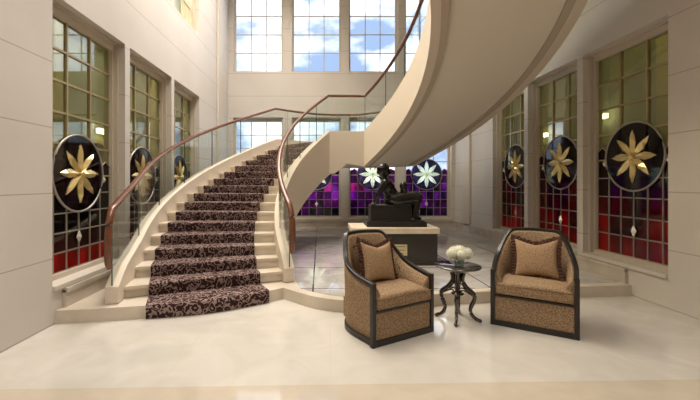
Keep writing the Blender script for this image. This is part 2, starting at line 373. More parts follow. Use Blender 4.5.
PETAL = [(.03, .011), (.11, .044), (.21, .062), (.31, .044)]
def window(n, T, u0, u1, z0, z1, kind, rec=.20, rows=8):
    # kind: 'sky' (clear), 'back' (stained, pale star), 'left' / 'right' (stained, gold star)
    side = kind in ('left', 'right')
    fm = M['frame']
    f = MB(); fw = .055
    for (a, b, c, d) in ((u0, u0+fw, z0, z1), (u1-fw, u1, z0, z1), (u0+fw, u1-fw, z0, z0+fw), (u0+fw, u1-fw, z1-fw-.05, z1)):
        f.box(a, b, rec-.05, rec+.06, c, d, T=T)
    for (a, b, c, d) in ((u0, u0+.03, z0, z1), (u1-.03, u1, z0, z1), (u0, u1, z1-.03, z1)):
        f.box(a, b, rec-.11, rec-.05, c, d, T=T)
    par = struct(f.build('window_%d' % n, fm))
    s = MB(); s.box(u0, u1, -.03, rec-.05, z0-.05, z0+.001, T=T)
    if kind != 'sky': s.build('window_sill', M['trim'], par, bevel=.006)
    a0, a1, b0, b1 = u0+fw, u1-fw, z0+fw, z1-fw-.05
    cu = (a0+a1)/2; w = a1-a0
    zs = b0 if kind == 'sky' else {'left': 1.56, 'right': 1.80, 'back': 1.70}[kind]     # top of the coloured part
    g = MB(); g.box(a0, a1, rec, rec+.008, zs, b1, T=T)
    g.build('clear_glass', M['side_pane'] if side else M['pane'], par)
    mm = MB(); mw = .012
    for i in range(1, 3): mm.box(a0+w*i/3-mw, a0+w*i/3+mw, rec-.02, rec+.02, zs, b1, T=T)
    H = b1-zs; nr = rows if kind == 'sky' else round(H/.37); nr = 5 if kind == 'sky' else nr
    for i in range(0 if kind != 'sky' else 1, nr):
        z = zs+H*i/nr
        mm.box(a0, a1, rec-.018, rec+.018, z-mw, z+mw, T=T)
    mm.build('muntin_grid', M['brass'] if side else M['frame'], par)
    if kind == 'sky': return par
    # stained lower part: six by five little panes
    nc, nrow = 6, 5; pal = ['night', 'wine', 'maroon', 'crimson'] if side else ['ink', 'plum', 'violet', 'magenta']
    if kind == 'left': pal = ['night', 'night', 'wine', 'crimson']
    rg = random.Random(n*13+5); g = MB()
    for r in range(nrow):
        za = b0+(zs-b0)*r/nrow; zb = b0+(zs-b0)*(r+1)/nrow
        for c in range(nc):
            ua = a0+w*c/nc; ub = a0+w*(c+1)/nc
            if kind == 'right': mi = [3, 3 if rg.random() < .35 else 2, 2, 2 if rg.random() < .4 else 1, 1][r]
            elif side: mi = [3, 2, 1, 0, 0][r]
            else: mi = rg.choice([[0, 0, 1, 1], [1, 1, 1, 2], [2, 2, 2, 1], [2, 2, 3, 1], [1, 2, 1, 1]][r])
            # each little pane, cut away where the round medallion sits
            for e in range(16):
                p0, p1 = ua+(ub-ua)*(e % 4)/4, ua+(ub-ua)*(e % 4+1)/4; q0, q1 = za+(zb-za)*(e//4)/4, za+(zb-za)*(e//4+1)/4
                if sqrt(((p0+p1)/2-cu)**2+((q0+q1)/2-zs-.02)**2) < .425: continue
                g.box(p0, p1, rec, rec+.008, q0, q1, mi, T=T)
    # arched shoulders beside the medallion
    for sgn in (-1, 1):
        pts = [(cu+sgn*w/2, zs), (cu+sgn*.42, zs), (cu+sgn*.45, zs+.07), (cu+sgn*.49, zs+.15), (cu+sgn*.55, zs+.19), (cu+sgn*w/2, zs+.13)]
        g.add([T(a, rec-.002, z) for a, z in pts]+[T(a, rec+.006, z) for a, z in pts], [(0, 1, 2, 3, 4, 5), (11, 10, 9, 8, 7, 6)]+[(i, (i+1) % 6, 6+(i+1) % 6, 6+i) for i in range(6)], 1)
    g.build('stained_glass', [M[p] for p in pal], par)
    cm = MB(); cw = .008
    for i in range(0, nc+1): cm.box(a0+w*i/nc-cw, a0+w*i/nc+cw, rec-.012, rec+.014, b0, zs, T=T)
    for i in range(nrow+1): z = b0+(zs-b0)*i/nrow; cm.box(a0, a1, rec-.012, rec+.014, z-cw, z+cw, T=T)
    for sgn in (-1, 1):
        cm.tube([T(cu+sgn*u, rec-.008, z) for u, z in ((.42, zs-.02), (.45, zs+.07), (.49, zs+.15), (.55, zs+.19), (w/2, zs+.13))], .009, 6)
    cm.build('lead_came', M['came'], par)
    # medallion
    ps = .86 if side else 1.0
    zc = zs+.02; rd = .465
    d = MB(); nn = 40
    # dark glass only between the petals, so that daylight comes through the petals
    for k in range(8):
        a = pi*k/4+pi/2; b = a+pi/4
        pt = [(.02*cos(a), .02*sin(a))]
        for r, o in [(q*ps, o*ps) for q, o in PETAL]: pt.append((r*cos(a)-o*sin(a), r*sin(a)+o*cos(a)))
        pt.append((.42*ps*cos(a), .42*ps*sin(a)))
        for q in range(6): g_ = a+(b-a)*q/5; pt.append((rd*cos(g_), rd*sin(g_)))
        pt.append((.42*ps*cos(b), .42*ps*sin(b)))
        for r, o in [(q*ps, o*ps) for q, o in PETAL[::-1]]: pt.append((r*cos(b)+o*sin(b), r*sin(b)-o*cos(b)))
        c_ = (.23*cos((a+b)/2), .23*sin((a+b)/2)); m_ = len(pt)
        d.add([T(cu+x, rec-.02, zc+y) for x, y in pt]+[T(cu+c_[0], rec-.02, zc+c_[1])], [(i, (i+1) % m_, m_) for i in range(m_)])
    d.build('medallion', M['night'] if side else M['ink'], par)
    t = MB(); t.tube([T(cu+rd*cos(2*pi*k/nn), rec-.02, zc+rd*sin(2*pi*k/nn)) for k in range(nn)], .014, 8, loop=True, caps=False)
    t.build('medallion_ring', M['ring'], par)
    st = MB()
    for k in range(8):
        a = pi*k/4+pi/2; L = .42*ps
        def P(r, o, h): return T(cu+r*cos(a)-o*sin(a), rec-.03-h, zc+r*sin(a)+o*cos(a))
        prof = [(q*ps, o*ps) for q, o in PETAL]
        vs = [P(.02, 0, .01)]
        for r, o in prof: vs += [P(r, o, 0), P(r, 0, .035), P(r, -o, 0)]
        vs.append(P(L, 0, .004)); e = len(vs)-1
        fs = [(0, 1, 2), (0, 2, 3)]
        for i in range(3):
            q = 1+3*i; fs += [(q, q+3, q+4, q+1), (q+1, q+4, q+5, q+2)]
        fs += [(10, e, 11), (11, e, 12)]
        st.add(vs, fs)
    st.ball(T(cu, rec-.05, zc), .035)
    st.build('star', M['petal_gold'] if side else M['petal_white'], par)
    # bevelled lozenges in the lower panes
    for nm_, uu, zz, q in (('lozenge', cu, b0+.36, .085),)+((('lozenge', cu-.5, zs-.05, .05), ('lozenge', cu+.5, zs-.05, .05)) if side else ()):
        l = MB(); vs = [T(uu-q*.62, rec-.015, zz), T(uu, rec-.015, zz+q), T(uu+q*.62, rec-.015, zz), T(uu, rec-.015, zz-q), T(uu, rec-.045, zz)]
        l.add(vs, [(0, 1, 4), (1, 2, 4), (2, 3, 4), (3, 0, 4), (0, 3, 2, 1)]); l.build(nm_, M['crystal'], par)
    return par
k = 1
for a, b in WB: window(k, mapB, a, b, ZL0, ZL1, 'back'); k += 1
for a, b in WB: window(k, mapB, a, b, ZU0, ZU1, 'sky'); k += 1
for a, b in WL: window(k, mapL, a, b, ZL0, ZL1, 'left'); k += 1
for a, b in WL:
    window(k, mapL, a, b, ZU0, ZU1, 'sky'); k += 1
for a, b in WR: window(k, mapR, a, b, ZL0, ZL1, 'right'); k += 1

# gallery above the camera, where the upper flight arrives
GZ = 5.04
mb = MB(); mb.prism([(XL, YF), (XR, YF), (XR, 2.6), (2.455, 2.85), (.99, 4.03), (XL, 4.03)], GZ-.3, GZ); struct(mb.build('gallery_floor', M['ceil'], tri=True))

# ------------------------------------------------------------------ staircase
C1 = (2.0, 6.0); C2 = (-1.36, 5.94); RZ = .14
A1 = lambda t: R(212.16-4.638*t)
A2 = lambda k: R(41-4.222*k)
ZL = 17*RZ; K2 = 19
def P1(t, r): a = A1(t); return (C1[0]+r*cos(a), C1[1]+r*sin(a))
def P2(k, r): a = A2(k); return (C2[0]+r*cos(a), C2[1]+r*sin(a))
RI1, RO1, RI2, RO2 = 2.66, 4.57, 3.09, 4.85       # centre lines of the four curbs
def flare(t): return max(0, 4.0-t)**1.6*.035
def path_inner():
    p = [(*P1(t/4, RI1), RZ*t/4, 'a') for t in range(6, 69)]
    a = P1(17.0, RI1); b = P2(0, RI2)
    for i in range(1, 6):
        s = i/6; p.append((a[0]+(b[0]-a[0])*s, a[1]+(b[1]-a[1])*s, ZL, 'l'))
    p += [(*P2(i/4, RI2), ZL+RZ*i/4, 'b') for i in range(0, K2*4+1)]
    return p
def path_outer():
    p = [(*P1(t/4, RO1+flare(t/4)), RZ*t/4, 'a') for t in range(6, 69)]
    for d in (129, 125, 121, 117): a = R(d); p.append((C1[0]+RO1*cos(a), C1[1]+RO1*sin(a), ZL, 'l'))
    p.append((.32, 10.17, ZL, 'l'))
    for d in (60, 56, 52, 48, 44.5): a = R(d); p.append((C2[0]+RO2*cos(a), C2[1]+RO2*sin(a), ZL, 'l'))
    p += [(*P2(i/4, RO2), ZL+RZ*i/4, 'b') for i in range(0, K2*4+1)]
    return p
def ribbon(mb, path, w0, w1, zt, zb, mi=0, sm=False):
    rs = []
    for i, p in enumerate(path):
        a = path[max(i-1, 0)]; b = path[min(i+1, len(path)-1)]
        t = Vector((b[0]-a[0], b[1]-a[1])).normalized(); nx, ny = -t.y, t.x
        top = zt(i, p); bot = zb(i, p)
        rs.append([(p[0]+nx*w0, p[1]+ny*w0, bot), (p[0]+nx*w1, p[1]+ny*w1, bot), (p[0]+nx*w1, p[1]+ny*w1, top), (p[0]+nx*w0, p[1]+ny*w0, top)])
    mb.rings(rs, mi=mi, sm=sm)
stair = empty('staircase', (0, 0, 0), 0, 'sweeping curved cream staircase with glass balustrade rising over the lounge', 'staircase')
PI, PO = path_inner(), path_outer()
def bottom(dl, dm, du, lift=ZP+.004):
    def f(i, p):
        if p[3] == 'a': return max(lift, p[2]-dl)
        if p[3] == 'l': return p[2]-dm
        return p[2]-du
    return f
nl = sum(1 for p in PI if p[3] == 'l'); fi = next(i for i, p in enumerate(PI) if p[3] == 'l')
def bot_in(i, p):
    if p[3] == 'a': return max(ZP+.004, p[2]-.72)
    if p[3] == 'l':
        j = i-fi; return ZL-(.72-.21*min(1, j/2) if j < 2 else .51+.07*(j-2)/(nl-2))
    return p[2]-.58
def top_curb(i, p): return p[2]+.2-(.08 if i == 0 else .05 if i == 1 else .02 if i == 2 else 0)
mb = MB(); ribbon(mb, PI, -.07, .07, top_curb, bot_in); mb.build('inner_curb', M['stringer'], stair, bevel=.008)
mb = MB(); ribbon(mb, PO, -.07, .07, top_curb, bottom(.72, .51, .50)); mb.build('outer_curb', M['stringer'], stair, bevel=.008)
# wide flat underside bands of the upper flight
up_i = [p for p in PI if p[3] == 'b']; up_o = [p for p in PO if p[3] == 'b']
# slabs (helical soffits)
def slab(Pf, t0, t1, ri, ro, zn, top, bot, n):
    mb = MB(); rs = []
    for i in range(n+1):
        t = t0+(t1-t0)*i/n; z = zn(t); a = Pf(t, ri); b = Pf(t, ro)
        zt = z-top; zb = max(ZP+.006, z-bot); zt = max(zt, zb+.01)
        cr = []
        for j in range(5): r = ri+(ro-ri)*j/4; q = Pf(t, r); cr.append((q[0], q[1], zb))
        rs.append(cr+[(b[0], b[1], zt), (a[0], a[1], zt)])
    mb.rings(rs, sm=False); return mb
mb = slab(P1, 2.0, 17.02, RI1+.05, RO1-.05, lambda t: RZ*t, .16, .68, 60); mb.build('lower_soffit', M['soffit'], stair)
mb = slab(P2, -.02, K2, RI2+.05, RO2-.05, lambda t: ZL+RZ*t, .16, .46, 76)
for i, (n_) in enumerate(mb.f): pass
mb.build('upper_soffit', M['soffit'], stair)
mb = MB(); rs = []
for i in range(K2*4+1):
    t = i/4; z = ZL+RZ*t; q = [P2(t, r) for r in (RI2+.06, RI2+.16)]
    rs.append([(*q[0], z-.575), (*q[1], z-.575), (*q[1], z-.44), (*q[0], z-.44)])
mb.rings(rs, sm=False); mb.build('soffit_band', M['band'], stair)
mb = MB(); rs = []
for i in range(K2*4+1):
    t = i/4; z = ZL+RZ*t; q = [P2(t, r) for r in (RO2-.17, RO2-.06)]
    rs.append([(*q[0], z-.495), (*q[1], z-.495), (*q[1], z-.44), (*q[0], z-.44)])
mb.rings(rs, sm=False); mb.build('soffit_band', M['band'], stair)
# landing
pl = [(p[0], p[1]) for p in PI if p[3] == 'l']; pl = [P1(17, RI1+.05)]+pl+[P2(0, RI2+.05)]
bk = [(p[0], p[1]) for p in PO if p[3] == 'l']; bk = [P1(17, RO1-.05)]+bk+[P2(0, RO2-.05)]
mb = MB(); mb.prism(pl+bk[::-1], ZL-.47, ZL, 1, 0); mb.build('landing', [M['step'], M['soffit']], stair, tri=True)
# steps
def stepwedge(Pf, t0, t1, ri, ro, zb, zt, nose=.03):
    mb = MB(); n = 12
    dt = nose/(.3)*1.0
    for (ta, tb, za, zc_) in ((t0, t1, zb, zt-.035), (t0-dt, t1-dt*.2, zt-.035, zt)):
        fr = [Pf(ta, ri+(ro-ri)*j/n) for j in range(n+1)]; bk_ = [Pf(tb, ri+(ro-ri)*j/n) for j in range(n+1)]
        mb.prism(fr+bk_[::-1], za, zc_)
    return mb
for n_ in range(2, 17):
    o = stepwedge(P1, n_, n_+1.12, RI1+.06, RO1-.06+flare(n_), max(ZP+.004, RZ*(n_-1)-.02), RZ*n_).build('step', M['step'], stair)
o = stepwedge(P1, 17, 17.3, RI1+.06, RO1-.06, ZL-.16, ZL+.001).build('step', M['step'], stair)
for k_ in range(1, K2+1):
    stepwedge(P2, k_, k_+1.1 if k_ < K2 else k_+.4, RI2+.06, RO2-.06, ZL+RZ*(k_-1)-.02, ZL+RZ*k_).build('step', M['step'], stair)
# glass panels and handrails
def glass_run(path, every, i0, i1, flip=1):
    i = i0
    while i < i1-1:
        j = min(i+every, i1)
        seg = path[i:j+1]
        # trim the ends a little to leave an open joint
        def lerp(a, b, s): return tuple(a[q]+(b[q]-a[q])*s for q in range(3))+(b[3],)
        seg = [lerp(seg[0], seg[1], .06)]+seg[1:-1]+[lerp(seg[-1], seg[-2], .06)]
        mb = MB(); ribbon(mb, seg, -.007, .007, lambda q, p: p[2]+.945, lambda q, p: p[2]+.13)
        g = mb.build('glass_panel', [M['rail_glass'], M['edge']], stair)
        # end faces get the dark green edge
        me = g.data
        for e in (seg[0], seg[-1]):
            best = min((f for f in me.polygons if abs(f.normal.z) < .1), key=lambda f: (Vector(f.center).xy-Vector((e[0], e[1]))).length)
            best.material_index = 1
        i = j
def glass_joints(path, idx):
    for a, b in zip(idx[:-1], idx[1:]): glass_run(path, b-a, a, b)
n1 = fi
def marks(path, every_a):
    na = next(i for i, p in enumerate(path) if p[3] == 'l'); nb = next(i for i, p in enumerate(path) if p[3] == 'b')
    L = list(range(0, na-4, every_a))+[na]
    L += [nb] if nb-na < 8 else [na+(nb-na)//2, nb]
    L += list(range(nb+every_a, len(path)-4, every_a))+[len(path)-1]
    return L
glass_joints(PI, marks(PI, 11)); glass_joints(PO, marks(PO, 10))
for path, nm in ((PI, 'inner_handrail'), (PO, 'outer_handrail')):
    mb = MB(); p0 = path[0]; p1 = path[1]
    d = Vector((p0[0]-p1[0], p0[1]-p1[1])).normalized()
    pts = []
    # dropped end: the rail bends down past the first glass panel and curls back
    for s_, h in ((.075, .33), (.10, .42), (.118, .54), (.115, .67), (.09, .79), (.05, .89)):
        pts.append((p0[0]+d.x*s_, p0[1]+d.y*s_, p0[2]+h))
    pts = catmull(pts, 4)
    pts += [(p[0], p[1], p[2]+.97) for p in path]
    mb.tube(pts, [(.040-.005*min(1, i_/60))*min(1, .45+.2*i_) for i_ in range(len(pts))], 12, sx=1.0, sy=.8)
    mb.build(nm, M['rail'], stair)

# carpet runner
mb = MB(); c0, c1 = 3.035, 4.36; th = .012
def strip(pa, pb, za, zb, Pf, r0, r1, n=10):
    # a ribbon across the stairs from (t=pa, z=za) to (t=pb, z=zb) with thickness
    A = [(*Pf(pa, r0+(r1-r0)*j/n), za) for j in range(n+1)]; B = [(*Pf(pb, r0+(r1-r0)*j/n), zb) for j in range(n+1)]
    return A, B
def run(Pf, steps, zof, r0f, r1f, first_z0):
    rows = []
    for n_ in steps:
        z = zof(n_); r0, r1 = r0f(n_), r1f(n_); zprev = zof(n_-1) if n_ != steps[0] else first_z0
        for (t, zz) in ((n_-.115, zprev+th), (n_-.155, z-.03), (n_-.15, z+.004), (n_-.10, z+th)):
            rows.append([(*Pf(t, r0+(r1-r0)*j/14), zz) for j in range(15)])
    return rows
def carpet_rows(rows):
    o = len(mb.v)
    for r in rows: mb.v += r
    for i in range(len(rows)-1):
        for j in range(14): mb.face((o+i*15+j, o+i*15+j+1, o+(i+1)*15+j+1, o+(i+1)*15+j))
r0f = lambda n_: c0-(.005 if n_ == 1 else 0)
r1f = lambda n_: c1+(.03 if n_ == 1 else 0)
# the first step follows the curved platform edge
rows = run(P1, list(range(2, 18)), lambda n_: RZ*n_, r0f, r1f, ZP)
def edge_at(r):
    # where the arc of radius r meets the platform edge
    return min(edge1, key=lambda p: abs(sqrt((p[0]-C1[0])**2+(p[1]-C1[1])**2)-r))
fr = []
ra, rb = r0f(1), r1f(1)
dense = []
for i in range(len(edge1)-1):
    for k_ in range(10): dense.append((edge1[i][0]+(edge1[i+1][0]-edge1[i][0])*k_/10, edge1[i][1]+(edge1[i+1][1]-edge1[i][1])*k_/10))
def ea(r): return min(dense, key=lambda p: abs(sqrt((p[0]-C1[0])**2+(p[1]-C1[1])**2)-r)+(10 if p[0] < -2.6 else 0))
base = [ea(ra+(rb-ra)*j/14) for j in range(15)]
pre = [[(x+.012, y-.028, .004) for x, y in base], [(x+.014, y-.036, ZP-.02) for x, y in base], [(x+.01, y-.025, ZP+.008) for x, y in base], [(x, y, ZP+th) for x, y in base]]
land = [[(*P1(17+dt, c0+(c1-c0)*j/14), ZL+th) for j in range(15)] for dt in (1, 2, 3)]
carpet_rows(pre+rows+land)
a = land[-1]
u0 = [[(*P2(-dt, c0+.35+(4.53-c0-.35)*j/14), ZL+th) for j in range(15)] for dt in (3, 2, 1, .2)]
carpet_rows(land[-1:]+u0)
carpet_rows(u0[-1:]+run(P2, list(range(1, K2+1)), lambda n_: ZL+RZ*n_, lambda n_: 3.39, lambda n_: 4.53, ZL))
rn = mb.build('carpet_runner', M['carpet']); sd = rn.modifiers.new('s', 'SOLIDIFY'); sd.thickness = .010; sd.offset = -1
tag(rn, 'dark brown and tan scroll patterned carpet runner laid up the curved stairs', 'carpet')

# ------------------------------------------------------------------ small lamps in the side corridors
M['lamp'] = mat('lamp_glow', (1, .9, .7), .5)
b_ = M['lamp'].node_tree.nodes['Principled BSDF']; b_.inputs['Emission Color'].default_value = (1, .84, .58, 1); b_.inputs['Emission Strength'].default_value = 9
for (x, y, z, lb) in ((5.34, 8.75, 2.6, 'small lit wall lamp behind the second window on the red glass side'), (5.34, 6.95, 2.72, 'small lit wall lamp behind the nearest window on the red glass side'),
                      (-4.05, 6.8, 2.42, 'small lit wall lamp behind the nearest window beside the staircase'), (-4.05, 9.3, 2.5, 'small lit wall lamp behind the farther window beside the staircase')):
    sg = 1 if x > 0 else -1; lr = empty('wall_lamp', (x, y, z), 0, lb, 'lamp', 'wall lamps in the side corridors')
    mb = MB(); mb.box(-.04, .04, -.13, .13, -.045, .045); mb.build('lamp_shade', M['lamp'], lr, bevel=.01)
    mb = MB(); mb.box(*sorted((sg*.04, sg*.145)), -.03, .03, -.03, .03); mb.build('bracket', M['brass'], lr)

# ------------------------------------------------------------------ pedestal and statue
PX0, PX1, PY0, PY1 = .50, 1.91, 5.83, 6.60
ped = empty('pedestal', ((PX0+PX1)/2, (PY0+PY1)/2, ZP+.004), 0, 'dark rectangular pedestal with cream stone top carrying the bronze statue', 'pedestal')
hx, hy = (PX1-PX0)/2, (PY1-PY0)/2
mb = MB(); mb.box(-hx+.03, hx-.03, -hy+.03, hy-.03, 0, .505); mb.box(-hx+.01, hx-.01, -hy+.01, hy-.01, 0, .05); mb.build('pedestal_body', M['pedwood'], ped, bevel=.006)
mb = MB(); mb.box(-hx, hx, -hy, hy, .505, .600); mb.build('pedestal_top', M['pedtop'], ped, bevel=.012)
px = (400-320.2)/366*5.86-(PX0+PX1)/2
mb = MB(); mb.box(px-.115, px+.115, -hy+.022, -hy+.03, .155, .335); pq = mb.build('plaque', M['plaque'], ped, bevel=.002)
for zz, ww in ((.30, .085), (.245, .075), (.19, .06)):
    x = px-ww; mb = MB()
    while x < px+ww:
        l = random.uniform(.012, .03); mb.box(x, min(x+l, px+ww), -hy+.0195, -hy+.0225, zz-.006, zz+.006); x += l+.007
    mb.build('engraved_line', M['ink_line'], pq)
tag(pq, 'small pale brass plaque')

SZ = ZP+.004+.600
stt = empty('statue', (1.25, 6.17, SZ), 0, 'dark bronze sculpture of a reclining mother with a small child on a block', 'statue')
mb = MB(); mb.box(-.49, .49, -.22, .22, 0, .085); mb.box(-.46, .46, -.19, .19, .085, .105); mb.build('statue_base', M['bronze_base'], stt, bevel=.008)
mb = MB(); mb.box(-.42, .26, -.16, .16, .10, .355); mb.build('bench_block', M['bronze_base'], stt, bevel=.012)
def W2(x, z, y=0): return Vector((x-1.25, y, z-SZ))
def cap(mb, a, b, ra, rb, n=12):
    a, b = Vector(a), Vector(b); t = (b-a); L = t.length; t = t.normalized()
    up = Vector((0, 0, 1)) if abs(t.z) < .9 else Vector((1, 0, 0)); u = t.cross(up).normalized(); w = t.cross(u)
    rs = []
    for (s_, r_) in [(-ra*cos(q), ra*sin(q)) for q in (.25, .7, 1.2)]+[(L*k_/4, ra+(rb-ra)*k_/4) for k_ in range(5)]+[(L+rb*cos(q), rb*sin(q)) for q in (1.2, .7, .25)]:
        rs.append([a+t*s_+(u*cos(2*pi*k_/n)+w*sin(2*pi*k_/n))*r_ for k_ in range(n)])
    mb.rings(rs)
def body(name, mb, parent, vox, material):
    o = mb.build(name, material, None)
    d = o.modifiers.new('r', 'REMESH'); d.mode = 'VOXEL'; d.voxel_size = vox; d.use_smooth_shade = True
    e = o.modifiers.new('s', 'SMOOTH'); e.factor = .5; e.iterations = 3
    dg = bpy.context.evaluated_depsgraph_get(); me = bpy.data.meshes.new_from_object(o.evaluated_get(dg))
    o.modifiers.clear(); o.data = me; o.parent = parent
    for p in me.polygons: p.use_smooth = True
    if not me.materials: me.materials.append(material)
    return o
f = MB()
hip = W2(1.22, 1.185); 
f.ball(hip+Vector((0, 0, .01)), .145, 16, 12, sc=(1.05, 1.25, .85))
f.ball(W2(1.18, 1.30), .122, 16, 12, sc=(.95, 1.15, 1.1))
f.ball(W2(1.125, 1.41), .128, 16, 12, sc=(.9, 1.28, 1.05))
cap(f, W2(1.09, 1.475, -.13), W2(1.09, 1.475, .13), .055, .055)
cap(f, W2(1.10, 1.47), W2(1.08, 1.58), .052, .046)
f.ball(W2(1.195, 1.405, -.06), .052, 12, 10); f.ball(W2(1.195, 1.405, .06), .052, 12, 10)
hd = W2(1.075, 1.665)
f.ball(hd, .102, 18, 14, sc=(1.0, .84, 1.18), rot=Matrix.Rotation(R(8), 3, 'Y'))
f.ball(hd+Vector((.035, 0, -.055)), .05, 12, 10, sc=(1, .8, 1))                          # jaw
cap(f, hd+Vector((.096, 0, .02)), hd+Vector((.120, 0, -.022)), .011, .016)                # nose
cap(f, hd+Vector((.096, -.02, -.052)), hd+Vector((.096, .02, -.052)), .011, .011)         # lips
for s_ in (-1, 1):
    f.ball(hd+Vector((.086, s_*.036, .012)), .016, 8, 6); f.ball(hd+Vector((0, s_*.09, -.01)), .02, 8, 6, sc=(.8, .5, 1.3))
# supporting arm and hand, near side
cap(f, W2(1.07, 1.47, -.155), W2(.955, 1.29, -.17), .066, .050); cap(f, W2(.955, 1.29, -.17), W2(.912, 1.135, -.14), .050, .034)
cap(f, W2(.915, 1.135, -.14), W2(.885, 1.115, -.13), .030, .030)
for i_, (dx, ln) in enumerate(((-.022, .055), (-.007, .064), (.009, .060), (.024, .048))):
    cap(f, W2(.885, 1.115, -.13+dx), W2(.885-ln*.7, 1.112, -.13+dx*1.5), .010, .009, 8); cap(f, W2(.885-ln*.7, 1.112, -.13+dx*1.5), W2(.885-ln*1.15, 1.103, -.13+dx*1.6), .009, .008, 8)
cap(f, W2(.90, 1.118, -.155), W2(.905, 1.106, -.195), .011, .009, 8)
# far arm round the child
cap(f, W2(1.10, 1.47, .15), W2(1.25, 1.33, .19), .05, .038); cap(f, W2(1.25, 1.33, .19), W2(1.39, 1.26, .10), .038, .027)
cap(f, W2(1.39, 1.26, .10), W2(1.43, 1.25, .06), .027, .024)
for i_ in range(4): cap(f, W2(1.43, 1.235+.014*i_, .06), W2(1.475, 1.235+.014*i_, .02), .009, .008, 8)
cap(f, W2(1.41, 1.28, .08), W2(1.43, 1.305, .05), .011, .009, 8)
# legs
cap(f, W2(1.25, 1.185, -.08), W2(1.62, 1.225, -.10), .112, .082); cap(f, W2(1.62, 1.225, -.10), W2(1.56, .93, -.10), .085, .062)
cap(f, W2(1.56, .90, -.10), W2(1.65, .875, -.11), .034, .024)
cap(f, W2(1.25, 1.18, .09), W2(1.58, 1.20, .10), .098, .068); cap(f, W2(1.58, 1.20, .10), W2(1.60, .93, .08), .064, .038)
cap(f, W2(1.60, .90, .08), W2(1.68, .875, .08), .033, .024)
for s_, x0 in ((-.11, 1.65), (.08, 1.68)):
    for i_ in range(5): cap(f, W2(x0, .872, s_-.022+.011*i_), W2(x0+.030-.003*abs(i_-1), .868, s_-.024+.012*i_), .008, .007, 6)
mw = body('mother_figure', f, stt, .011, M['bronze'])
hb = MB(); hb.ball(hd+Vector((-.014, 0, .022)), .112, 18, 14, sc=(1.0, .92, 1.05)); hb.ball(hd+Vector((-.085, 0, -.02)), .042, 12, 10)
for i_ in range(7): a = R(-60+20*i_); cap(hb, hd+Vector((.035, .08*sin(a), .07+.02*cos(a))), hd+Vector((-.09, .05*sin(a), -.01)), .014, .012, 8)
hb = body('hair', hb, mw, .009, M['bronze'])
# cloth draped over the lap
dp = MB(); rs = []
for i_ in range(15):
    s_ = i_/14; x = 1.20+.46*s_; zt = 1.285+.03*sin(s_*3.1)-.06*(1-s_); row = []
    for j in range(13):
        v = -1+2*j/12; zz = zt+.015-.16*abs(v)**2.4*(1+.25*sin(s_*3.1))-.008*sin(s_*22+v*3)
        row.append(W2(x, zz, v*.205))
    rs.append(row)
dp.rings(rs, closed=False, caps=False); o = dp.build('draped_cloth', M['bronze'], stt); q = o.modifiers.new('s', 'SOLIDIFY'); q.thickness = .012
# child
f = MB()
f.ball(W2(1.405, 1.415), .068, 14, 12, sc=(1, .9, 1.1)); cap(f, W2(1.41, 1.345), W2(1.42, 1.26), .060, .075)
cap(f, W2(1.405, 1.37), W2(1.41, 1.33), .03, .03)
cap(f, W2(1.457, 1.405), W2(1.464, 1.398), .008, .010)
for s_ in (-1, 1):
    cap(f, W2(1.41, 1.335, s_*.05), W2(1.45, 1.285, s_*.065), .024, .019); cap(f, W2(1.45, 1.285, s_*.065), W2(1.50, 1.285, s_*.035), .019, .014)
    for i_ in range(3): cap(f, W2(1.50, 1.278+.008*i_, s_*.035), W2(1.518, 1.277+.009*i_, s_*.025), .006, .005, 6)
    cap(f, W2(1.43, 1.25, s_*.04), W2(1.52, 1.27, s_*.05), .036, .026); cap(f, W2(1.52, 1.27, s_*.05), W2(1.57, 1.285, s_*.05), .026, .018)
    f.ball(W2(1.40, 1.405, s_*.052), .013, 8, 6)
body('child_figure', f, stt, .008, M['bronze'])

